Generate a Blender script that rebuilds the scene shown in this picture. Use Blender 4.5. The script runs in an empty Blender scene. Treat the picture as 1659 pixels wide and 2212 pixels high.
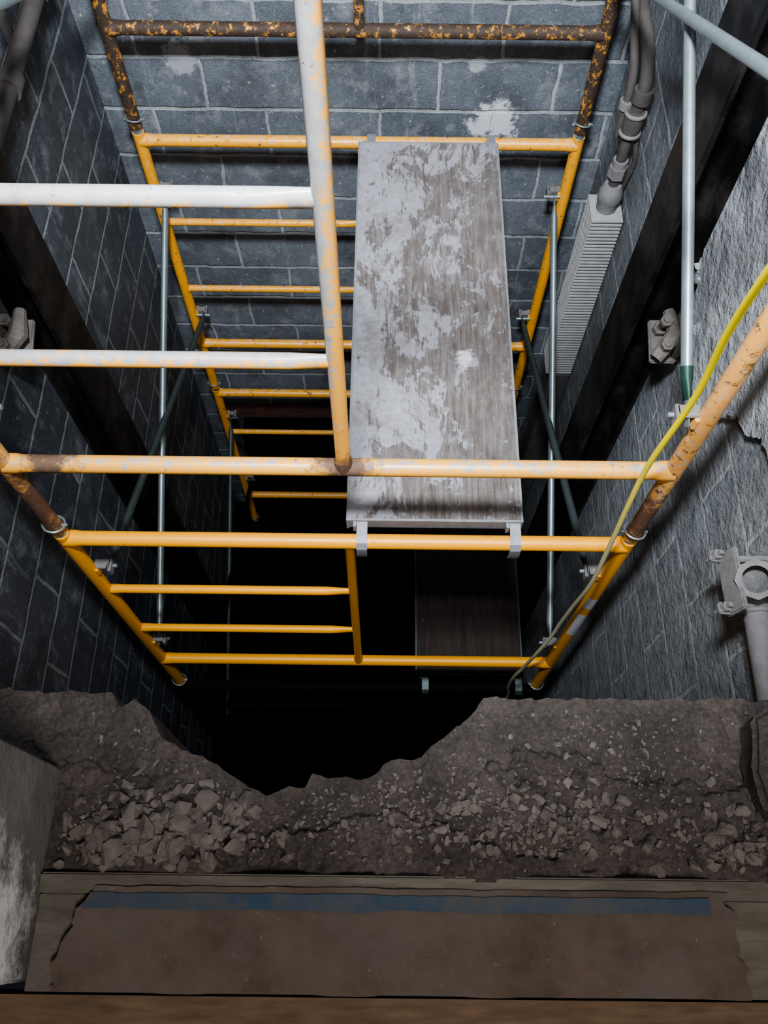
import bpy, bmesh, math, random
from mathutils import Vector, Matrix, noise
random.seed(7)
scene = bpy.context.scene
V = Vector

# ------------------------------------------------------------------ helpers
def new_obj(name, bm, mats, smooth=True, parent=None, angle=40):
    me = bpy.data.meshes.new(name)
    bmesh.ops.recalc_face_normals(bm, faces=bm.faces[:])
    bm.to_mesh(me); bm.free()
    for m in mats: me.materials.append(m)
    if smooth:
        for p in me.polygons: p.use_smooth = True
        try: me.set_sharp_from_angle(angle=math.radians(angle))
        except Exception: pass
    ob = bpy.data.objects.new(name, me)
    scene.collection.objects.link(ob)
    if parent: ob.parent = parent
    return ob

def sweep(bm, pts, radii, seg=20, mat=0, ref=None, caps=True):
    """pts list of Vector; radii: scalar or list of scalar/(ra,rb)"""
    pts = [V(p) for p in pts]; n = len(pts)
    if not isinstance(radii, (list, tuple)): radii = [radii]*n
    radii = [(r, r) if not isinstance(r, (list, tuple)) else r for r in radii]
    tans = []
    for i in range(n):
        a = pts[max(i-1, 0)]; b = pts[min(i+1, n-1)]
        tans.append((b-a).normalized())
    nrm = V(ref) if ref else V((0, 0, 1))
    if abs(nrm.dot(tans[0])) > .95: nrm = V((1, 0, 0)) if abs(tans[0].x) < .9 else V((0, 1, 0))
    rings = []
    for i in range(n):
        t = tans[i]
        nrm = (nrm - t*nrm.dot(t)).normalized()
        bi = t.cross(nrm)
        ring = []
        for k in range(seg):
            a = 2*math.pi*k/seg
            ring.append(bm.verts.new(pts[i]+nrm*math.cos(a)*radii[i][0]+bi*math.sin(a)*radii[i][1]))
        rings.append(ring)
    for i in range(n-1):
        for k in range(seg):
            f = bm.faces.new((rings[i][k], rings[i][(k+1) % seg], rings[i+1][(k+1) % seg], rings[i+1][k]))
            f.material_index = mat
    if caps:
        for r in (rings[0], rings[-1]):
            f = bm.faces.new(r); f.material_index = mat
    return rings

def box(bm, lo, hi, mat=0, bevel=0, M=None):
    lo = V(lo); hi = V(hi)
    tmp = bmesh.new()
    bmesh.ops.create_cube(tmp, size=1)
    for v in tmp.verts:
        v.co = V(((v.co.x+.5)*(hi.x-lo.x)+lo.x, (v.co.y+.5)*(hi.y-lo.y)+lo.y, (v.co.z+.5)*(hi.z-lo.z)+lo.z))
    if bevel:
        bmesh.ops.bevel(tmp, geom=tmp.edges[:], offset=bevel, segments=2, affect='EDGES')
    for v in tmp.verts:
        if M: v.co = M @ v.co
    mp = {}
    for v in tmp.verts: mp[v] = bm.verts.new(v.co)
    for f in tmp.faces:
        g = bm.faces.new([mp[v] for v in f.verts]); g.material_index = mat
    tmp.free()

def torus(bm, c, axis, R, r, mat=0, seg=28, s2=10):
    axis = V(axis).normalized()
    a = axis.orthogonal().normalized(); b = axis.cross(a)
    rings = []
    for i in range(seg):
        th = 2*math.pi*i/seg
        d = a*math.cos(th)+b*math.sin(th)
        rings.append([bm.verts.new(V(c)+d*(R+r*math.cos(2*math.pi*k/s2))+axis*r*math.sin(2*math.pi*k/s2)) for k in range(s2)])
    for i in range(seg):
        for k in range(s2):
            f = bm.faces.new((rings[i][k], rings[(i+1) % seg][k], rings[(i+1) % seg][(k+1) % s2], rings[i][(k+1) % s2]))
            f.material_index = mat

def catmull(pts, n=10):
    P = [V(p) for p in pts]; P = [P[0]*2-P[1]]+P+[P[-1]*2-P[-2]]
    out = []
    for i in range(1, len(P)-2):
        for k in range(n):
            t = k/n
            a, b, c, d = P[i-1], P[i], P[i+1], P[i+2]
            out.append(.5*((2*b)+(c-a)*t+(2*a-5*b+4*c-d)*t*t+(3*b-a-3*c+d)*t**3))
    out.append(P[-2]); return out

def rock(bm, c, s, flat=.6):
    rot = Matrix.Rotation(random.uniform(0, 6.28), 3, 'Z') @ Matrix.Rotation(random.uniform(-.6, .6), 3, 'X')
    e = random.uniform(.5, 1.0)
    vs = []
    for k in range(12):
        d = V((random.gauss(0, 1), random.gauss(0, 1), random.gauss(0, 1))).normalized()
        p = rot @ V((d.x*s, d.y*s*e, d.z*s*flat))
        vs.append(bm.verts.new(V(c)+p))
    r = bmesh.ops.convex_hull(bm, input=vs)
    bmesh.ops.delete(bm, geom=list({v for v in r['geom_interior']+r['geom_unused'] if isinstance(v, bmesh.types.BMVert)}), context='VERTS')

# ------------------------------------------------------------------ materials
class MB:
    def __init__(s, name):
        s.m = bpy.data.materials.new(name); s.m.use_nodes = True
        s.nt = s.m.node_tree; s.b = s.nt.nodes['Principled BSDF']
        s.tc = s.nt.nodes.new('ShaderNodeTexCoord').outputs['Object']
    def n(s, t, **kw):
        x = s.nt.nodes.new(t)
        for k, v in kw.items(): setattr(x, k, v)
        return x
    def l(s, a, b): s.nt.links.new(a, b)
    def mapping(s, scale=(1, 1, 1), loc=(0, 0, 0), src=None):
        x = s.n('ShaderNodeMapping'); s.l(src or s.tc, x.inputs[0])
        x.inputs['Scale'].default_value = scale; x.inputs['Location'].default_value = loc
        return x.outputs[0]
    def noise(s, scale, detail=5, rough=.6, src=None, dist=0):
        x = s.n('ShaderNodeTexNoise'); s.l(src or s.tc, x.inputs['Vector'])
        x.inputs['Scale'].default_value = scale; x.inputs['Detail'].default_value = detail
        x.inputs['Roughness'].default_value = rough; x.inputs['Distortion'].default_value = dist
        return x.outputs[0]
    def ramp(s, fac, stops):
        x = s.n('ShaderNodeValToRGB'); s.l(fac, x.inputs[0])
        e = x.color_ramp.elements
        while len(e) < len(stops): e.new(.5)
        for i, (p, c) in enumerate(stops):
            e[i].position = p
            e[i].color = (c, c, c, 1) if not isinstance(c, (tuple, list)) else (*c, 1)
        return x.outputs[0]
    def mix(s, fac, a, b, mode='MIX'):
        x = s.n('ShaderNodeMix', data_type='RGBA', blend_type=mode)
        for i, v in ((0, fac), (6, a), (7, b)):
            if isinstance(v, (tuple, list)): x.inputs[i].default_value = (*v, 1)
            elif isinstance(v, (int, float)): x.inputs[i].default_value = v
            else: s.l(v, x.inputs[i])
        return x.outputs[2]
    def math(s, op, a, b=0.0, clamp=False):
        x = s.n('ShaderNodeMath', operation=op, use_clamp=clamp)
        for i, v in ((0, a), (1, b)):
            if isinstance(v, (int, float)): x.inputs[i].default_value = v
            else: s.l(v, x.inputs[i])
        return x.outputs[0]
    def maprange(s, v, a, b, c, d):
        g = s.n('ShaderNodeMapRange'); s.l(v, g.inputs[0])
        for i, q in enumerate((a, b, c, d)): g.inputs[i+1].default_value = q
        return g.outputs[0]
    def xyz(s):
        x = s.n('ShaderNodeSeparateXYZ'); s.l(s.tc, x.inputs[0]); return x.outputs
    def nrmxyz(s):
        g = s.n('ShaderNodeNewGeometry'); x = s.n('ShaderNodeSeparateXYZ'); s.l(g.outputs['Normal'], x.inputs[0]); return x.outputs
    def spot(s, c, r, nscale=16, stretch=(1, 1, 1), hard=.12):
        """ragged patch around a world position"""
        m = s.mapping(stretch, tuple(-c[i]*stretch[i] for i in range(3)))
        d = s.n('ShaderNodeVectorMath', operation='LENGTH'); s.l(m, d.inputs[0])
        q = s.math('SUBTRACT', 1.0, s.math('DIVIDE', d.outputs['Value'], r*2))
        q = s.math('ADD', q, s.math('MULTIPLY', s.math('SUBTRACT', s.noise(nscale, 10, .8), .5), 1.6))
        return s.ramp(q, [(.62-hard*.5, 0.0), (.62+hard*.5, 1.0)])
    def bump(s, h, strength=.3, dist=.01, chain=None):
        x = s.n('ShaderNodeBump'); s.l(h, x.inputs['Height'])
        x.inputs['Strength'].default_value = strength; x.inputs['Distance'].default_value = dist
        if chain is not None: s.l(chain, x.inputs['Normal'])
        return x.outputs[0]
    def done(s, col, rough=.8, metal=0, normal=None, spec=.3):
        if isinstance(col, (tuple, list)): s.b.inputs['Base Color'].default_value = (*col, 1)
        else: s.l(col, s.b.inputs['Base Color'])
        for k, v in (('Roughness', rough), ('Metallic', metal), ('Specular IOR Level', spec)):
            if isinstance(v, (int, float)): s.b.inputs[k].default_value = v
            else: s.l(v, s.b.inputs[k])
        if normal is not None: s.l(normal, s.b.inputs['Normal'])
        return s.m

def block_wall(name, axis, shift=0.0, lumpy=False, splats=(), base=((.10, .116, .138), (.165, .184, .208)), mortar=(.34, .365, .38), pale_y=None):
    b = MB(name); X = b.xyz()
    c = b.n('ShaderNodeCombineXYZ')
    b.l(b.math('ADD', X[axis], shift), c.inputs[0]); b.l(b.math('ADD', X[2], 2.13), c.inputs[1])
    nz = b.n('ShaderNodeTexNoise'); b.l(b.tc, nz.inputs['Vector']); nz.inputs['Scale'].default_value = 9; nz.inputs['Detail'].default_value = 8
    sub = b.n('ShaderNodeVectorMath', operation='SUBTRACT'); b.l(nz.outputs['Color'], sub.inputs[0]); sub.inputs[1].default_value = (.5, .5, .5)
    sc = b.n('ShaderNodeVectorMath', operation='SCALE'); b.l(sub.outputs[0], sc.inputs[0]); sc.inputs['Scale'].default_value = .024
    ad = b.n('ShaderNodeVectorMath', operation='ADD'); b.l(c.outputs[0], ad.inputs[0]); b.l(sc.outputs[0], ad.inputs[1])
    br = b.n('ShaderNodeTexBrick'); b.l(ad.outputs[0], br.inputs['Vector'])
    for k, v in (('Scale', 1), ('Mortar Size', .0088), ('Mortar Smooth', .5), ('Brick Width', .406), ('Row Height', .203), ('Bias', 0)):
        br.inputs[k].default_value = v
    br.inputs['Color1'].default_value = (*base[0], 1); br.inputs['Color2'].default_value = (*base[1], 1)
    br.inputs['Mortar'].default_value = (*mortar, 1)
    big = b.noise(2.2, 6, .65); mid = b.noise(11, 10, .74); fine = b.noise(190, 4, .8)
    mcol = b.mix(b.ramp(b.noise(5, 6, .7), [(.30, .25), (.54, 1.0)]), base[1], mortar)
    bricks = b.mix(b.noise(3.1, 3), base[0], base[1])
    bricks = b.mix(.5, bricks, br.outputs['Color'])
    col = b.mix(br.outputs['Fac'], bricks, mcol)
    col = b.mix(.85, col, b.ramp(big, [(.3, .45), (.7, 1.35)]), 'MULTIPLY')
    col = b.mix(.85, col, b.ramp(fine, [(.3, .45), (.7, 1.55)]), 'MULTIPLY')
    col = b.mix(b.ramp(mid, [(.52, 0.0), (.70, .5)]), col, (.34, .355, .37))
    col = b.mix(b.ramp(b.noise(5, 9, .75), [(.50, 0.0), (.68, .7)]), col, (.045, .05, .055))
    spk = b.ramp(b.noise(70, 2, .5), [(.69, 0.0), (.75, .7)])
    col = b.mix(spk, col, (.42, .44, .46))
    run = b.ramp(b.noise(1, 6, .75, src=b.mapping((22, 22, 3.5))), [(.58, 0.0), (.72, .45)])
    col = b.mix(run, col, (.38, .40, .42))
    if pale_y:   # blotchy lighter tone mixed in towards the doorway
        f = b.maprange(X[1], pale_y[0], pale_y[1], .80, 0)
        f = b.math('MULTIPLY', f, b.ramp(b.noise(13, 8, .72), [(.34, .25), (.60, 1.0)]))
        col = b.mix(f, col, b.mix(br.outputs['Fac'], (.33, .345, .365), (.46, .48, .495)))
    for p, r, a in splats:
        col = b.mix(b.math('MULTIPLY', b.spot(p, r), a), col, (.62, .64, .68))
    nrm = b.bump(b.math('SUBTRACT', 1.0, br.outputs['Fac']), .7, .006)
    nrm = b.bump(b.noise(90, 5, .8), .6, .004, nrm)
    if lumpy: nrm = b.bump(b.noise(28, 6, .65), .9, .028, nrm)
    return b.done(col, .50 if lumpy else .6, 0, nrm, .5)

back_mat = block_wall('painted_block_back', 0, .03, splats=[((.375, 2.62, -2.17), .10, .85), ((-.70, 2.62, -1.93), .07, .4), ((.30, 2.62, -1.95), .04, .4)])
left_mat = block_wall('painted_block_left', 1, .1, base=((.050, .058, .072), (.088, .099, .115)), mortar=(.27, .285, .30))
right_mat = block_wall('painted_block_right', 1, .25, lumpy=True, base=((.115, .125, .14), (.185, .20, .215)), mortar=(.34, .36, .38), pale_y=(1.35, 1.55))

def paint(name, wear, pale, pale_z=None, rust_col=(.045, .025, .015), base=(.90, .36, .018), wscale=26, stains=(), rough=.36, spec=.5):
    b = MB(name); X = b.xyz(); N = b.nrmxyz()
    n1 = b.noise(wscale, 10, .78); n2 = b.noise(44, 9, .78)
    col = b.mix(b.noise(6, 4), (base[0]*.86, base[1]*.82, base[2]), base)
    if pale_z:
        z0, z1 = pale_z
        up = b.math('ADD', b.math('MULTIPLY', N[2], .14), b.math('MULTIPLY', N[0], -.11))
        f = b.ramp(b.math('ADD', b.math('ADD', n2, up), b.maprange(X[2], z0, z1, -.20, .11)), [(.48, 0.0), (.56, 1.0)])
        col = b.mix(f, col, b.mix(b.noise(26, 8, .78), (.17, .165, .16), (.50, .49, .49)))
    elif pale > 0:
        col = b.mix(b.ramp(b.math('ADD', n2, b.math('MULTIPLY', N[2], .08)), [(.62-pale*.3, 0.0), (.72-pale*.3, .8)]), col, (.50, .42, .34))
    w = b.ramp(n1, [(.68-wear*.3, 0.0), (.73-wear*.3, 1.0)])
    for p, r in stains:
        w = b.math('MAXIMUM', w, b.spot(p, r, 30, hard=.3))
    col = b.mix(w, col, b.mix(b.noise(80, 4), rust_col, tuple(min(1, c*2.8) for c in rust_col)))
    return b.done(col, b.ramp(w, [(0, rough), (1, max(.75, rough))]), 0, b.bump(b.math('SUBTRACT', 1.0, w), .5, .0012), spec)

p_clean = paint('scaffold_paint_clean', .18, 0, base=(.90, .39, .008), wscale=48, rough=.42)
p_mid = paint('scaffold_paint_scuffed', .34, .15, base=(.86, .39, .028), wscale=48)
p_pale = paint('scaffold_paint_paled', .24, .6, (-1.9, -.80), rust_col=(.06, .035, .022), base=(.84, .41, .06), wscale=60,
               stains=[((-.09, .94, -1.712), .08), ((-.76, .94, -1.712), .07)])
p_rust = paint('scaffold_paint_rusted', .86, .1, base=(.60, .27, .04), rust_col=(.022, .014, .010), wscale=34)
p_dark = paint('scaffold_rust_shaded', .95, 0, base=(.02, .012, .006), rust_col=(.003, .0025, .002), wscale=40, rough=.95, spec=.1)  # dark rust, with the shade of the lower shaft put into the colour
p_rust2 = paint('scaffold_paint_half_rusted', .44, .38, base=(.82, .41, .09), rust_col=(.06, .03, .018), wscale=34, stains=[((-.865, .94, -1.9), .22), ((.658, .94, -1.95), .16)])

b = MB('galvanized_steel'); g = b.noise(30, 6, .7)
galv = b.done(b.mix(g, (.18, .23, .24), (.40, .46, .48)), .42, .65, b.bump(b.noise(60), .15, .002), .5)
b = MB('tarnished_steel'); darkgalv = b.done(b.mix(b.noise(20, 6, .7), (.04, .05, .05), (.12, .15, .15)), .5, .5)
b = MB('dusty_metal'); dusty = b.done(b.mix(b.noise(40, 8, .7), (.08, .077, .076), (.26, .25, .25)), .75, .1, b.bump(b.noise(90, 5), .4, .003))
b = MB('black_steel'); blacksteel = b.done(b.mix(b.ramp(b.noise(9, 8, .7), [(.45, 0), (.75, 1)]), (.009, .009, .010), (.055, .047, .043)), .45, .3, b.bump(b.noise(30, 6), .3, .004), .4)
b = MB('soiled_pipe'); pipem = b.done(b.mix(b.noise(18, 8, .7), (.03, .026, .024), (.12, .105, .10)), .75, .1, b.bump(b.noise(60, 6), .4, .004))
b = MB('green_paint'); greenp = b.done((.012, .038, .026), .5)

# plywood with concrete smears
b = MB('weathered_plywood')
gr = b.noise(1, 8, .7, src=b.mapping((75, 5, 20)), dist=.3)
gr2 = b.noise(1, 6, .75, src=b.mapping((260, 14, 40)))
wood = b.ramp(gr, [(.3, (.080, .063, .056)), (.52, (.145, .123, .114)), (.72, (.25, .22, .212))])
wood = b.mix(.75, wood, b.ramp(gr2, [(.3, .4), (.65, 1.3)]), 'MULTIPLY')
X = b.xyz()
side = b.math('ADD', b.maprange(X[0], -.1, .38, .06, -.07), b.maprange(X[1], 1.0, 2.42, -.03, .02))
pn = b.math('ADD', b.math('MULTIPLY', b.noise(1, 12, .74, src=b.mapping((11, 5.5, 5), (3.3, 1.2, 0)), dist=.5), .78), b.math('MULTIPLY', b.noise(1, 5, .7, src=b.mapping((120, 18, 20))), .22))
pm = b.ramp(b.math('ADD', pn, side), [(.484, 0.0), (.510, 1.0)])
cem = b.ramp(b.noise(45, 6, .7), [(.3, (.26, .26, .285)), (.7, (.39, .39, .43))])
col = b.mix(b.math('MULTIPLY', pm, .88), wood, cem)
col = b.mix(b.ramp(b.noise(1, 8, .8, src=b.mapping((24, 14, 10))), [(.45, 0.0), (.70, .6)]), col, (.25, .24, .245))
col = b.mix(b.ramp(b.noise(8, 9, .78), [(.50, 0.0), (.66, .6)]), col, (.10, .085, .078))
col = b.mix(b.spot((.235, 1.52, -2.09), .035, 40, hard=.2), col, (.60, .60, .64))
ply = b.done(col, .85, 0, b.bump(b.math('ADD', gr2, b.math('MULTIPLY', pm, .8)), .5, .003), .2)
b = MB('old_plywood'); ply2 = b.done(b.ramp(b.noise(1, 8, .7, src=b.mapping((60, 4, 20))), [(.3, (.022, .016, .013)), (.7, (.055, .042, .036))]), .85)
b = MB('aluminium_edge'); alum = b.done(b.mix(b.noise(50, 6), (.16, .16, .18), (.36, .36, .39)), .6, .3)

# dirt
b = MB('concrete_dust')
col = b.ramp(b.noise(9, 10, .7), [(.3, (.100, .087, .080)), (.55, (.165, .144, .134)), (.75, (.245, .217, .203))])
col = b.mix(.8, col, b.ramp(b.noise(140, 4, .8), [(.3, .5), (.7, 1.45)]), 'MULTIPLY')
col = b.mix(b.ramp(b.noise(110, 2, .5), [(.70, 0.0), (.75, .5)]), col, (.36, .33, .315))
nr = b.bump(b.noise(45, 9, .78), .9, .014); nr = b.bump(b.noise(230, 5, .8), .7, .004, nr)
dirt = b.done(col, .95, 0, nr, .1)
b = MB('pit_darkness'); pit = b.done((.003, .003, .003), 1, 0, None, .02)  # near-black colour stands in for the darkness of pit and recess
b = MB('broken_mortar')
col = b.ramp(b.noise(26, 6, .7), [(.3, (.095, .084, .078)), (.7, (.22, .198, .186))])
rockm = b.done(col, .95, 0, b.bump(b.noise(200, 5, .8), .6, .002), .1)
b = MB('concrete_grey')
col = b.ramp(b.noise(7, 10, .7), [(.3, (.12, .117, .11)), (.7, (.29, .285, .275))])
col = b.mix(b.spot((-.508, -.04, -1.25), .13, 14, hard=.4), col, (.88, .88, .9))  # bright pool of light on the left jamb, painted into the colour
concrete = b.done(col, .9, 0, b.bump(b.noise(40, 8, .7), .6, .01), .2)
b = MB('parging')
col = b.ramp(b.noise(8, 10, .72), [(.3, (.20, .21, .225)), (.55, (.35, .365, .385)), (.75, (.52, .54, .56))])
parg = b.done(col, .48, 0, b.bump(b.noise(55, 6, .6), .7, .012, b.bump(b.noise(20, 5, .6), .9, .03)), .5)
b = MB('brown_kraft_paper')
col = b.ramp(b.noise(11, 9, .7), [(.3, (.074, .057, .046)), (.7, (.138, .110, .091))])
col = b.mix(b.ramp(b.noise(4, 8, .75), [(.45, 0), (.65, .8)]), col, (.125, .113, .104))
col = b.mix(b.ramp(b.noise(90, 3, .6), [(.68, 0.0), (.74, .5)]), col, (.25, .23, .21))
kraft = b.done(col, .85, 0, b.bump(b.noise(14, 6), .5, .006), .2)
b = MB('blue_tape'); tape = b.done(b.mix(b.ramp(b.noise(16, 9, .78), [(.40, 0), (.66, 1)]), (.030, .066, .112), (.09, .085, .08)), .7)
b = MB('threshold_wood'); tw = b.done(b.ramp(b.noise(1, 9, .75, src=b.mapping((8, 40, 20))), [(.3, (.085, .079, .066)), (.7, (.18, .166, .145))]), .9, 0, b.bump(b.noise(30, 8, .75), .5, .004))
b = MB('osb_board')
vo = b.n('ShaderNodeTexVoronoi'); b.l(b.mapping((14, 45, 10)), vo.inputs['Vector']); vo.inputs['Scale'].default_value = 1.6
osb = b.done(b.mix(.55, b.mix(b.math('MULTIPLY', vo.outputs['Distance'], 1.2, True), (.09, .060, .038), (.17, .115, .076)), b.ramp(b.noise(1, 6, .7, src=b.mapping((10, 70, 10))), [(.3, (.06, .040, .026)), (.7, (.20, .138, .09))])), .8, 0, b.bump(vo.outputs['Distance'], .3, .003))
b = MB('yellow_jacket'); X = b.xyz()
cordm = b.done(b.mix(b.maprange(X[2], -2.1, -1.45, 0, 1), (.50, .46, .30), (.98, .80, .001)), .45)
b = MB('grey_fins'); fins = b.done(b.mix(b.noise(25, 6, .7), (.18, .18, .18), (.40, .40, .39)), .7, .1)
b = MB('rusty_steel'); rusty = b.done(b.ramp(b.noise(20, 8, .7), [(.3, (.04, .02, .015)), (.7, (.12, .06, .045))]), .85)
b = MB('paper_label'); X = b.xyz()
wv = b.n('ShaderNodeTexWave'); wv.bands_direction = 'Z'; b.l(b.tc, wv.inputs['Vector']); wv.inputs['Scale'].default_value = 55; wv.inputs['Distortion'].default_value = 1.5
label = b.done(b.mix(b.ramp(wv.outputs['Fac'], [(.62, 0), (.7, .6)]), (.72, .72, .74), (.25, .27, .35)), .5)

# ------------------------------------------------------------------ room shell
XL, XR, YB, YF = -1.015, .80, 2.62, .34
PIT = -5.28
JL = -.508
def wallbox(name, lo, hi, m, **k):
    bm = bmesh.new(); box(bm, lo, hi); return new_obj(name, bm, [m], smooth=False, **k)
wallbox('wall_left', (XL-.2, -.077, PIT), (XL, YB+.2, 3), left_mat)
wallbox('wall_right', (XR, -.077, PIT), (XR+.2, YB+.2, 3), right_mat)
bm = bmesh.new()
box(bm, (XL, YB, -4.05), (XR, YB+.2, 3))
box(bm, (XL, YB, PIT), (XL+.10, YB+.2, -4.05)); box(bm, (XR-.10, YB, PIT), (XR, YB+.2, -4.05))
new_obj('wall_back', bm, [back_mat], smooth=False)
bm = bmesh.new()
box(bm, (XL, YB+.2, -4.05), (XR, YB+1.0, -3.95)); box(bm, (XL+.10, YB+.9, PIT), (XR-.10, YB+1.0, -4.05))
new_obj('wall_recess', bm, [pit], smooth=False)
wallbox('trim_lintel', (XL+.10, YB-.012, -4.17), (XR-.10, YB+.15, -4.055), rusty)
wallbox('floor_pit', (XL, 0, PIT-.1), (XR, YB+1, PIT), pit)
wallbox('ceiling', (XL-.2, -.1, 3), (XR+.2, YB+.2, 3.1), concrete)
bm = bmesh.new()
box(bm, (XL, -.077, -1.42), (JL, .222, 3), 0, .004)
box(bm, (.665, -.077, -1.42), (XR, .26, 3), 0, .004)
box(bm, (JL, -.077, .95), (.665, .26, 3), 0)
box(bm, (XL, -.077, PIT), (XR, .16, -1.75), 0)
new_obj('wall_front', bm, [concrete], smooth=False)
wallbox('floor', (-1.6, -2.2, -1.5), (1.6, -.092, -1.392), osb)

# parging patch on right wall, with broken lumps along its lower edge
edge = [(1.512, 2.9), (1.512, -1.62), (1.50, -1.70), (1.46, -1.69), (1.44, -1.74), (1.40, -1.77), (1.37, -1.75), (1.34, -1.80), (1.30, -1.845), (1.26, -1.82),
        (1.22, -1.84), (1.17, -1.80), (1.12, -1.73), (1.08, -1.71), (1.03, -1.62), (.97, -1.60), (.92, -1.53), (.85, -1.52), (.75, -1.47), (.6, -1.46), (.4, -1.42), (.3, -1.42), (.3, 2.9)]
bm = bmesh.new()
dense = []
for i in range(len(edge)):
    a = V(edge[i]); c = V(edge[(i+1) % len(edge)]); L = (c-a).length
    k = max(1, int(L/.012)) if L < .5 else 1
    for j in range(k):
        p = a.lerp(c, j/k)
        if j: p += V((noise.fractal(V((p.x*30, p.y*30, 0)), 1, 2, 3), noise.fractal(V((p.x*30, p.y*30, 9)), 1, 2, 3)))*.014
        dense.append(p)
fv = [bm.verts.new((XR-.018, p.x, p.y)) for p in dense]; bv = [bm.verts.new((XR, p.x, p.y)) for p in dense]
bm.faces.new(fv)
for i in range(len(fv)):
    j = (i+1) % len(fv); bm.faces.new((fv[i], fv[j], bv[j], bv[i]))
for k in range(26):
    q = random.choice(dense[8:60]); rock(bm, (XR-.012, q.x+random.uniform(-.01, .03), q.y+random.uniform(-.01, .05)), random.uniform(.008, .026), .8)
new_obj('wall_parging', bm, [parg], smooth=False)

# ------------------------------------------------------------------ columns
def hcol(name, x0, x1, y0, y1):
    bm = bmesh.new(); t = .014
    xa, xb = min(x0, x1), max(x0, x1); ym = (y0+y1)/2
    box(bm, (xa, y0, PIT), (xa+t, y1, 3), 0, .002); box(bm, (xb-t, y0, PIT), (xb, y1, 3), 0, .002)
    box(bm, (xa+t, ym-.007, PIT), (xb-t, ym+.007, 3), 0)
    return new_obj(name, bm, [blacksteel], smooth=False)
hcol('steel_column', XR-.115, XR-.001, 1.515, 1.70)
hcol('steel_column.001', XL+.001, XL+.10, 1.47, 1.64)

b = MB('dusty_rusted_iron'); rustm = b.done(b.mix(b.noise(35, 8, .7), (.04, .033, .03), (.20, .18, .165)), .9, 0, b.bump(b.noise(90, 5), .6, .006))
def lumpy_clamp(name, c, s):
    bm = bmesh.new(); c = V(c)
    M = Matrix.Translation(c) @ Matrix.Rotation(.3, 4, 'X')
    box(bm, (-.035, -.06, -.045), (.035, .06, -.03), 0, .004, M)
    box(bm, (s*.03-.008, -.05, -.05), (s*.03+.008, .05, .05), 0, .004, M)
    for dy in (-.035, .03):
        sweep(bm, [M @ V((-.01, dy, -.07)), M @ V((-.01, dy, .05))], .009, 8)
        sweep(bm, [M @ V((-.01, dy, -.028)), M @ V((-.01, dy, -.010))], .019, 6)
        sweep(bm, [M @ V((-.01, dy, .03)), M @ V((-.01, dy, .045))], .017, 6)
    sweep(bm, [M @ V((-.03, -.06, .0)), M @ V((.02, .0, .02)), M @ V((.01, .07, .0))], [.018, .026, .016], 10)
    return new_obj(name, bm, [rustm], angle=30)
lumpy_clamp('rail_clamp', (XR-.06, 1.41, -1.835), 1)
lumpy_clamp('rail_clamp.001', (XL+.055, 1.36, -1.80), -1)

# ------------------------------------------------------------------ scaffold
PL, PR, PM = -.865, .658, -.093
YN, YFAR = .94, 2.46
R, RR = .0208, .0138
def frame(name, y, ztop, mats, rungs=None, bottom=None, rr=RR, top_ext=.035, base=False):
    rungs = rungs or [ztop-.385, ztop-.77]; bottom = bottom or ztop-1.155
    zend = ztop-1.57+.055
    bm = bmesh.new()
    for x in (PL, PR):
        sweep(bm, [(x, y, zend), (x, y, zend+.002), (x, y, bottom), (x, y, ztop), (x, y, ztop+top_ext)], R, 24, 0)
        sweep(bm, [(x, y, ztop+top_ext-.01), (x, y, ztop+top_ext+.035)], R*.84, 20, 2)
        torus(bm, (x, y, zend+.035), (.15, .25, 1), R+.007, .0032, 2)
        sweep(bm, [(x-.034, y, zend+.03), (x+.034, y, zend+.03)], .0045, 10, 2)
        if base:
            sweep(bm, [(x, y, PIT), (x, y, zend+.02)], R*.8, 16, 4)
            box(bm, (x-.07, y-.07, PIT), (x+.07, y+.07, PIT+.008), 4)
    for z in (ztop, bottom):
        sweep(bm, [(PL, y, z), (PL+.028, y, z), (PL+.045, y, z), (PR-.045, y, z), (PR-.028, y, z), (PR, y, z)], [R*1.12, R*1.12, R, R, R*1.12, R*1.12], 24, 1)
    sweep(bm, [(PM, y, ztop), (PM, y, ztop-.03), (PM, y, ztop-.05), (PM, y, bottom+.05), (PM, y, bottom+.03), (PM, y, bottom)], [rr*1.35, rr*1.3, rr*1.05, rr*1.05, rr*1.3, rr*1.35], 20, 1)
    for z in rungs:
        sweep(bm, [(PL, y, z), (PL+.03, y, z), (PL+.06, y, z), (PM-.085, y, z), (PM-.035, y, z), (PM, y, z)],
              [(rr*1.0, rr*1.1), (rr, rr*1.1), (rr, rr), (rr, rr), (rr*1.15, rr*.70), (rr*1.18, rr*.6)], 20, 1)
    for x, s in ((PL, 1), (PR, -1)):
        inn = 1 if y < 1.5 else -1
        for dz in (-.225, -.935):
            z = ztop+dz
            sweep(bm, [(x+s*R*.8, y+.012*inn, z), (x+s*.078, y+.012*inn, z)], .0062, 12, 2)
            box(bm, (min(x+s*.015, x+s*.062), y-.004, z+.012), (max(x+s*.015, x+s*.062), y+.026 if inn > 0 else y+.02, z+.019), 3, .002)
            box(bm, (min(x+s*.056, x+s*.066), y-.012, z-.016), (max(x+s*.056, x+s*.066), y+.028, z+.019), 3, .002)
            box(bm, (min(x+s*.018, x+s*.028), y-.012, z-.020), (max(x+s*.018, x+s*.028), y+.028, z+.014), 0, .002)
    return new_obj(name, bm, mats+[p_dark], angle=35)
frame('scaffold_frame', YN, -.56, [p_rust2, p_pale, galv, dusty], rungs=[-.912, -1.307], bottom=-1.712, rr=.0158)
frame('scaffold_frame', YN, -2.13, [p_clean, p_clean, galv, dusty])
frame('scaffold_frame', YN, -3.70, [p_dark, p_dark, p_dark, p_dark], base=True)
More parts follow.
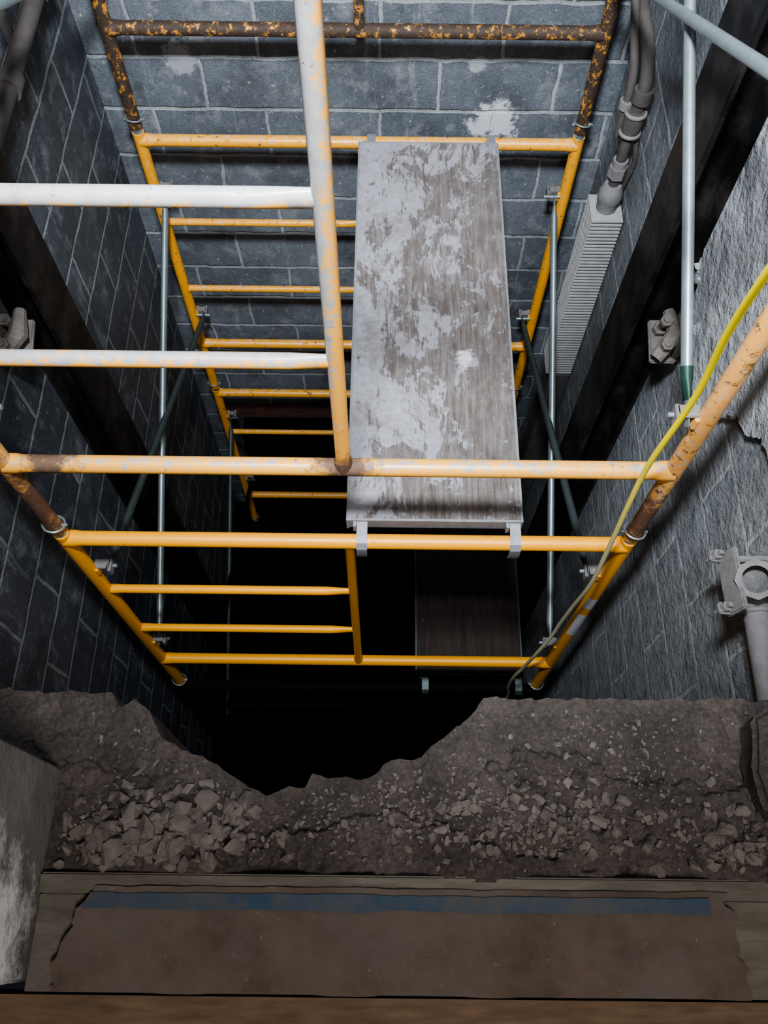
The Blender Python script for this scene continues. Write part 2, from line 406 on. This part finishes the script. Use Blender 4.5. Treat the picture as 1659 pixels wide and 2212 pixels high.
frame('scaffold_frame', YFAR, -.56, [p_rust, p_rust, galv, dusty])
frame('scaffold_frame', YFAR, -2.13, [p_mid, p_mid, galv, dusty])
frame('scaffold_frame', YFAR, -3.70, [p_mid, p_mid, darkgalv, dusty], base=True)

def brace(name, x, za, zb, m, tip=0, off=0.0):
    a = V((x+off, YN+.012, za)); c = V((x+off, YFAR-.012, zb)); d = (c-a).normalized()
    r = .0125
    bm = bmesh.new()
    pts = [a-d*.025, a+d*.03, a+d*.075, c-d*.075, c-d*.03, c+d*.025]
    sweep(bm, pts, [(.018, .0028), (.018, .0028), (r, r), (r, r), (.018, .0028), (.018, .0028)], 18, 0, ref=V((1, 0, 0)).cross(d))
    if tip:
        sweep(bm, [a+d*.03, a+d*.075, a+d*.10], [(.0184, .0032), (r*1.04, r*1.04), (r*1.03, r*1.03)], 18, 1, ref=V((1, 0, 0)).cross(d))
    return new_obj(name, bm, [m, greenp], angle=60)
for zt in (-.56, -2.13, -3.70):
    for x, s in ((PL, 1), (PR, -1)):
        xx = x+s*.045
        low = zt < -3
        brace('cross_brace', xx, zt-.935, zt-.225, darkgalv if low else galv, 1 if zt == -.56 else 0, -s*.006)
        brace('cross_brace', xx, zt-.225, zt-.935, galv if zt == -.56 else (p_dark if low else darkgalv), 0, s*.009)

def decal(name, z0, z1):
    bm = bmesh.new(); n = 10; rows = []
    for z in (z0, z1):
        rows.append([bm.verts.new((PR+(R+.0008)*math.cos(a), YN+(R+.0008)*math.sin(a), z)) for a in [math.radians(215+i*95/n) for i in range(n+1)]])
    for i in range(n): bm.faces.new((rows[0][i], rows[0][i+1], rows[1][i+1], rows[1][i]))
    return new_obj(name, bm, [label])
decal('safety_sticker', -2.87, -2.66); decal('safety_sticker', -2.60, -2.51)

def plank(name, x0, x1, z, ms):
    y0, y1 = .985, 2.422
    bm = bmesh.new()
    box(bm, (x0+.006, y0+.006, z-.014), (x1-.006, y1-.006, z), 0, .0015)
    for xa, xb in ((x0, x0+.008), (x1-.008, x1)): box(bm, (xa, y0, z-.055), (xb, y1, z-.001), 1, .0015)
    for ya, yb in ((y0, y0+.008), (y1-.008, y1)): box(bm, (x0+.008, ya, z-.045), (x1-.008, yb, z-.001), 1, .001)
    for yy in (1.35, 1.70, 2.05): box(bm, (x0+.008, yy-.02, z-.045), (x1-.008, yy+.02, z-.015), 1)
    zb = z-.04
    for hx in (x0+.043, x1-.022):
        for sgn, yb, ye in ((1, YN, y0), (-1, YFAR, y1)):
            w = .0145; t = .005; rr = R+.004
            path = [(ye+sgn*.03, zb+rr+.004), (yb+sgn*.004, zb+rr+.002), (yb-sgn*.014, zb+rr-.004), (yb-sgn*rr, zb+.006), (yb-sgn*(rr+.002), zb-.03), (yb-sgn*(rr-.004), zb-.052)]
            prev = None
            for k, (yy, zz) in enumerate(path):
                if k == 0: d = V((path[1][0]-yy, path[1][1]-zz))
                elif k == len(path)-1: d = V((yy-path[k-1][0], zz-path[k-1][1]))
                else: d = V((path[k+1][0]-path[k-1][0], path[k+1][1]-path[k-1][1]))
                d.normalize(); nn = V((-d.y, d.x))*t*.5
                ring = [bm.verts.new((hx+sx*w, yy+sn*nn.x, zz+sn*nn.y)) for sx, sn in ((-1, -1), (1, -1), (1, 1), (-1, 1))]
                if prev:
                    for q in range(4):
                        f = bm.faces.new((prev[q], prev[(q+1) % 4], ring[(q+1) % 4], ring[q])); f.material_index = 1
                else: bm.faces.new(ring).material_index = 1
                prev = ring
            bm.faces.new(prev).material_index = 1
            box(bm, (hx-.024, min(ye+sgn*.001, ye-sgn*.014), zb+.0), (hx-.016, max(ye+sgn*.001, ye-sgn*.014), zb+.032), 1)
    for yy in [y0+.06+i*.19 for i in range(8)]:
        for xx in (x0+.035, x1-.035):
            sweep(bm, [(xx, yy, z-.002), (xx, yy, z+.0012)], .005, 10, 1)
    return new_obj(name, bm, ms, smooth=True, angle=30)
plank('scaffold_plank', -.102, .377, -2.09, [ply, alum])
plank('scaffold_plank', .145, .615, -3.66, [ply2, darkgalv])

# ------------------------------------------------------------------ extension cord
bm = bmesh.new()
cp = [(.40, .55, -.30), (.45, .68, -.60), (.482, .75, -.835), (.515, .81, -1.05), (.549, .85, -1.28), (.559, .885, -1.587), (.57, .89, -1.80), (.581, .888, -2.0),
      (.592, .885, -2.28), (.590, .90, -2.52), (.585, .905, -2.70), (.578, .90, -2.83), (.555, .89, -3.0), (.540, .895, -3.2), (.525, .90, -3.36), (.53, .91, -3.55), (.56, .92, -3.9), (.55, .9, -5)]
sweep(bm, catmull(cp, 8), .0064, 12)
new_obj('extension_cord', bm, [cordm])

# ------------------------------------------------------------------ finned riser in far right corner
bm = bmesh.new()
fx0, fx1, fy0, fy1 = .688, .795, 2.145, 2.27
z = -2.17
while z > -3.05:
    box(bm, (fx0, fy0, z-.0075), (fx1, fy1, z), 0, .001); z -= .0165
box(bm, (fx0+.018, fy0+.018, -3.06), (fx1-.006, fy1-.018, -2.175), 1)
box(bm, (fx0+.02, fy0+.0, PIT), (fx1, fy1-.01, -3.06), 1, .004)
new_obj('finned_heating_pipe', bm, [fins, pipem], smooth=False)
bm = bmesh.new()
cx, cy = .742, 2.207
def coll(p, q, r, seg=16, m=0): sweep(bm, [p, q], r, seg, m)
sweep(bm, [(cx, cy, -2.168), (cx, cy, -2.13), (cx, cy, -2.11), (cx, cy, -2.085), (cx, cy, -2.065)], [.034, .036, .043, .036, .028], 20, 1)
coll((cx, cy, -2.075), (cx, cy, -1.85), .017)
coll((cx, cy, -2.03), (cx, cy, -1.99), .03, 6, 1); coll((cx, cy, -1.99), (cx, cy, -1.965), .024, 20, 1)
sweep(bm, [(cx, cy, -1.87), (cx, cy, -1.85), (cx, cy, -1.80), (cx, cy, -1.78)], [.027, .03, .03, .027], 20, 0)
sweep(bm, catmull([(cx, cy, -1.80), (cx+.004, cy, -1.72), (cx, cy+.01, -1.66), (cx-.01, cy+.06, -1.60), (cx-.02, cy+.16, -1.57), (cx-.02, cy+.34, -1.55)], 6), .020, 16)
coll((cx+.004, cy-.001, -1.75), (cx+.004, cy, -1.71), .029, 18, 0)
torus(bm, (cx, cy, -1.86), (0, 0, 1), .028, .007, 1); torus(bm, (cx, cy, -1.79), (0, 0, 1), .028, .007, 1)
sweep(bm, catmull([(cx-.028, cy+.02, -1.88), (cx-.03, cy+.02, -1.80), (cx-.028, cy+.04, -1.70), (cx-.04, cy+.08, -1.62), (cx-.055, cy+.2, -1.50), (cx-.06, cy+.36, -1.45)], 6), .013, 14)
coll((cx-.03, cy+.02, -1.79), (cx-.03, cy+.02, -1.765), .021, 16, 1)
sweep(bm, catmull([(cx+.03, cy, -1.90), (cx+.045, cy, -1.98), (cx+.04, cy+.02, -2.10), (cx+.045, cy+.05, -2.16)], 6), .008, 10)
new_obj('steam_pipe', bm, [pipem, dusty], angle=35)
bm = bmesh.new()
sweep(bm, [(XL+.045, .8, -1.50), (XL+.045, YB, -1.50)], .026, 18)
for y in (1.1, 1.9, 2.3): sweep(bm, [(XL+.045, y, -1.50), (XL+.045, y+.05, -1.50)], .035, 18, 0)
for y in (1.2, 2.1): box(bm, (XL, y, -1.54), (XL+.02, y+.03, -1.44), 0, .003)
new_obj('wall_pipe', bm, [pipem], angle=35)

# tee fitting on right wall near doorway
bm = bmesh.new()
ax = V((-.30, -.25, 1)).normalized()
c0 = V((.765, .648, -1.655)); fx, fy, fz = c0
def hexring(c, axis, ro, ri, h, seg, m=0):
    axis = V(axis).normalized(); a = axis.orthogonal().normalized(); bb = axis.cross(a); S = 24
    rings = []
    for rad, hh, sg in ((ro, 0, seg), (ro, h, seg), (ri, h, 0), (ri, -.02, 0)):
        ring = []
        for k in range(S):
            th = 2*math.pi*k/S; rr = rad
            if sg:
                per = 2*math.pi/sg; q = (th % per)-per/2; rr = rad*math.cos(per/2)/math.cos(q)
            ring.append(bm.verts.new(V(c)+a*math.cos(th)*rr+bb*math.sin(th)*rr+axis*hh))
        rings.append(ring)
    for i in range(3):
        for k in range(S):
            f = bm.faces.new((rings[i][k], rings[i][(k+1) % S], rings[i+1][(k+1) % S], rings[i+1][k])); f.material_index = m
    f = bm.faces.new(rings[3]); f.material_index = 1
hexring(c0+ax*.036, ax, .042, .028, .018, 8)
sweep(bm, [c0-ax*.06, c0+ax*.014], .031, 20)
torus(bm, c0+ax*.005, ax, .033, .006)
sweep(bm, [c0+ax*.010, c0+ax*.038], .034, 20, caps=False)
sweep(bm, [c0-ax*.03, c0-ax*.035+V((.0, -.06, .0)), V((.772, .45, -1.70)), V((.775, .262, -1.71))], [.028, .027, .021, .021], 18)
torus(bm, c0-ax*.035+V((0, -.06, .0)), (0, 1, .1), .026, .006)
M = Matrix.Translation((fx-.048, fy+.015, fz+.0)) @ Matrix.Rotation(.25, 4, 'Y')
box(bm, (-.008, -.085, -.02), (.004, .05, .04), 0, .003, M)
box(bm, (-.034, -.085, -.012), (-.006, -.060, .0), 0, .003, M); box(bm, (-.034, .03, -.012), (-.006, .055, .0), 0, .003, M)
for dy in (-.072, .043):
    sweep(bm, [M @ V((-.022, dy, -.03)), M @ V((-.022, dy, .020))], .005, 10)
    sweep(bm, [M @ V((-.022, dy, .0)), M @ V((-.022, dy, .009))], .011, 6)
box(bm, (fx-.045, fy+.035, fz+.0), (XR, fy+.048, fz+.03), 0, .003)
new_obj('pipe_tee_fitting', bm, [dusty, blacksteel], angle=35)

# ------------------------------------------------------------------ broken sill
epts = [(-1.02, .350), (-.636, .348), (-.4457, .343), (-.432, .322), (-.406, .333), (-.377, .308), (-.353, .272), (-.3135, .250), (-.26, .229), (-.2206, .203), (-.179, .182), (-.1476, .197),
        (-.118, .194), (-.1084, .2167), (-.031, .209), (.0, .228), (.027, .243), (.065, .246), (.079, .262), (.113, .284), (.14, .307), (.168, .343), (.384, .344), (.636, .3454), (.81, .345)]
def edgeY(x):
    for (a, ya), (c, yc) in zip(epts, epts[1:]):
        if a <= x <= c: return ya+(yc-ya)*(x-a)/(c-a)
    return .345
def sst(a, c, v):
    t = min(1, max(0, (v-a)/(c-a))); return t*t*(3-2*t)
def H(x, y):
    h = .014*noise.fractal(V((x*7, y*7, 1.3)), 1.0, 2.0, 5)
    s = noise.noise(V((x*4.1+8, y*7.5, 2.7)))+.22*noise.fractal(V((x*24, y*24, 4)), 1, 2, 3)
    h += .012*sst(.10, .17, s)*sst(.30, .24, y)
    for hx, hy, rx, ry, hh in ((-.33, .13, .13, .06, .022), (.22, .14, .16, .05, .012), (.60, .10, .12, .05, .018)):
        h += hh*math.exp(-((x-hx)/rx)**2-((y-hy)/ry)**2)
    h += .005*noise.noise(V((x*45, y*45, 0)))+.003*noise.noise(V((x*110, y*110, 0)))
    return -1.405+h
bm = bmesh.new()
NX, NY = 620, 170; x0, x1, yb = XL, XR, .060
cols = []
for i in range(NX+1):
    x = x0+(x1-x0)*i/NX
    ye = edgeY(x)+.007*noise.fractal(V((x*30, 0, 0)), 1, 2, 5)
    col = []
    for j in range(NY+1):
        y = yb+(ye-yb)*j/NY
        z = H(x, y)
        if j == NY: z -= .006
        col.append(bm.verts.new((x, y, z)))
    for k, dz in enumerate((.03, .08, .16, .34)):
        yy = ye+.006*noise.noise(V((x*35, dz*30, 3)))-.02*dz
        col.append(bm.verts.new((x, min(yy, .36), -1.405-dz)))
    cols.append(col)
for i in range(NX):
    for j in range(len(cols[0])-1):
        bm.faces.new((cols[i][j], cols[i+1][j], cols[i+1][j+1], cols[i][j+1]))
new_obj('broken_concrete_sill', bm, [dirt], angle=50)

# rubble
bm = bmesh.new()
def scatter(n, cx, cy, rx, ry, s0, s1, pw=2.5):
    k = 0
    while k < n:
        x = random.gauss(cx, rx); y = random.gauss(cy, ry)
        if x < -.49 or x > .65 or y < .078 or y > edgeY(x)-.02:
            k += .2; continue
        s = s0+(s1-s0)*random.random()**pw
        rock(bm, (x, y, H(x, y)+s*.25), s); k += 1
scatter(320, -.33, .13, .08, .04, .004, .019, 1.8)
scatter(90, -.40, .10, .05, .03, .005, .018)
scatter(340, .22, .145, .10, .03, .003, .012, 2)
scatter(160, .56, .11, .07, .03, .003, .015, 2)
scatter(200, -.03, .15, .10, .04, .002, .009, 2.5)
scatter(160, .40, .22, .10, .06, .002, .008, 2.5)
scatter(1400, .0, .19, .4, .09, .0014, .0048, 2.6)
for p, s in (((-.40, .10), .028), ((-.37, .115), .022), ((-.35, .13), .026), ((-.30, .155), .020), ((-.27, .17), .024), ((-.25, .12), .016), ((.34, .15), .022), ((.60, .11), .022), ((-.22, .11), .020), ((-.31, .105), .02), ((-.44, .13), .018)):
    rock(bm, (p[0], p[1], H(*p)+s*.3), s, .5)
new_obj('concrete_rubble', bm, [rockm], smooth=False)

def chunk(name, pts, z0, z1, m, seed):
    bm = bmesh.new()
    lo = [bm.verts.new((x, y, z0)) for x, y in pts]; hi = [bm.verts.new((x, y, z1)) for x, y in pts]
    bm.faces.new(hi); bm.faces.new(lo[::-1])
    for i in range(len(pts)):
        j = (i+1) % len(pts); bm.faces.new((lo[i], lo[j], hi[j], hi[i]))
    bmesh.ops.bevel(bm, geom=bm.edges[:], offset=.008, segments=3, affect='EDGES')
    bmesh.ops.triangulate(bm, faces=bm.faces[:])
    bmesh.ops.subdivide_edges(bm, edges=bm.edges[:], cuts=3, use_grid_fill=True)
    for v in bm.verts:
        v.co += V((noise.noise(v.co*30+V((seed, 0, 0))), noise.noise(v.co*30+V((0, seed, 5))), noise.noise(v.co*30+V((0, 9, seed)))))*.005
    return new_obj(name, bm, [m], smooth=True, angle=50)
chunk('concrete_chunk', [(.585, .30), (.57, .22), (.58, .155), (.61, .145), (.652, .148), (.652, .31), (.62, .325)], -1.41, -1.35, dirt, 3)

bm = bmesh.new(); box(bm, (JL+.002, .040, -1.45), (.663, .068, -1.386), 0, .003)
box(bm, (JL+.002, -.091, -1.45), (.663, .040, -1.400), 0, .002)
new_obj('threshold_board', bm, [tw], smooth=False)
def sheet(name, outline_l, outline_r, y0, y1, z, m, amp=.003, nx=160, ny=30, seed=0):
    bm = bmesh.new(); g = []
    for j in range(ny+1):
        v = j/ny; y = y0+(y1-y0)*v
        xl = outline_l(v)+.010*noise.fractal(V((v*6, seed, 0)), 1, 2, 4); xr = outline_r(v)+.016*noise.fractal(V((v*6, seed, 5)), 1, 2, 4)
        row = []
        for i in range(nx+1):
            x = xl+(xr-xl)*i/nx
            yy = y+.003*noise.fractal(V((x*9, seed, v)), 1, 2, 5)
            row.append(bm.verts.new((x, yy, z+amp*noise.fractal(V((x*7, y*14, seed)), 1, 2, 4)+amp)))
        g.append(row)
    for j in range(ny):
        for i in range(nx): bm.faces.new((g[j][i], g[j][i+1], g[j+1][i+1], g[j+1][i]))
    return new_obj(name, bm, [m])
sheet('kraft_paper_cover', lambda v: -.465+.045*v*v, lambda v: .525-.01*v, -.088, .050, -1.3845, kraft)
sheet('blue_masking_tape', lambda v: -.435+.01*v, lambda v: .485, .019, .041, -1.381, tape, amp=.002, ny=6, seed=0)

# ------------------------------------------------------------------ lights
def spot(name, loc, target, energy, size, blend, col, r=.1):
    L = bpy.data.lights.new(name, 'SPOT'); L.energy = energy; L.spot_size = math.radians(size); L.spot_blend = blend; L.color = col; L.shadow_soft_size = r
    o = bpy.data.objects.new(name, L); o.location = loc
    o.rotation_euler = (V(target)-V(loc)).to_track_quat('-Z', 'Y').to_euler(); scene.collection.objects.link(o)
spot('work_lamp', (-.08, .42, .62), (.16, 2.25, -1.75), 850, 98, 1.0, (.88, .94, 1.0), .13)
L = bpy.data.lights.new('room_lamp', 'AREA'); L.energy = 34; L.size = .5; L.color = (1, .91, .84)
o = bpy.data.objects.new('room_lamp', L); o.location = (.35, -.8, .7); o.rotation_euler = (V((0, .1, -1.4))-o.location).to_track_quat('-Z', 'Y').to_euler(); scene.collection.objects.link(o)
w = bpy.data.worlds.new('World'); scene.world = w; w.use_nodes = True
w.node_tree.nodes['Background'].inputs[0].default_value = (.5, .6, .8, 1); w.node_tree.nodes['Background'].inputs[1].default_value = .02
try: scene.view_settings.look = 'AgX - Medium High Contrast'
except Exception: pass

# ------------------------------------------------------------------ camera
cam = bpy.data.cameras.new('camera'); co = bpy.data.objects.new('camera', cam); scene.collection.objects.link(co)
cam.sensor_fit = 'VERTICAL'; cam.sensor_height = 36; cam.sensor_width = 27; cam.lens = 30.125; cam.clip_start = .02
M = Matrix(((.99993, -.01164, 0, 0), (.01048, .90024, -.4352, 0), (.00507, .43517, .9003, 0), (0, 0, 0, 1)))
co.matrix_world = M
scene.camera = co
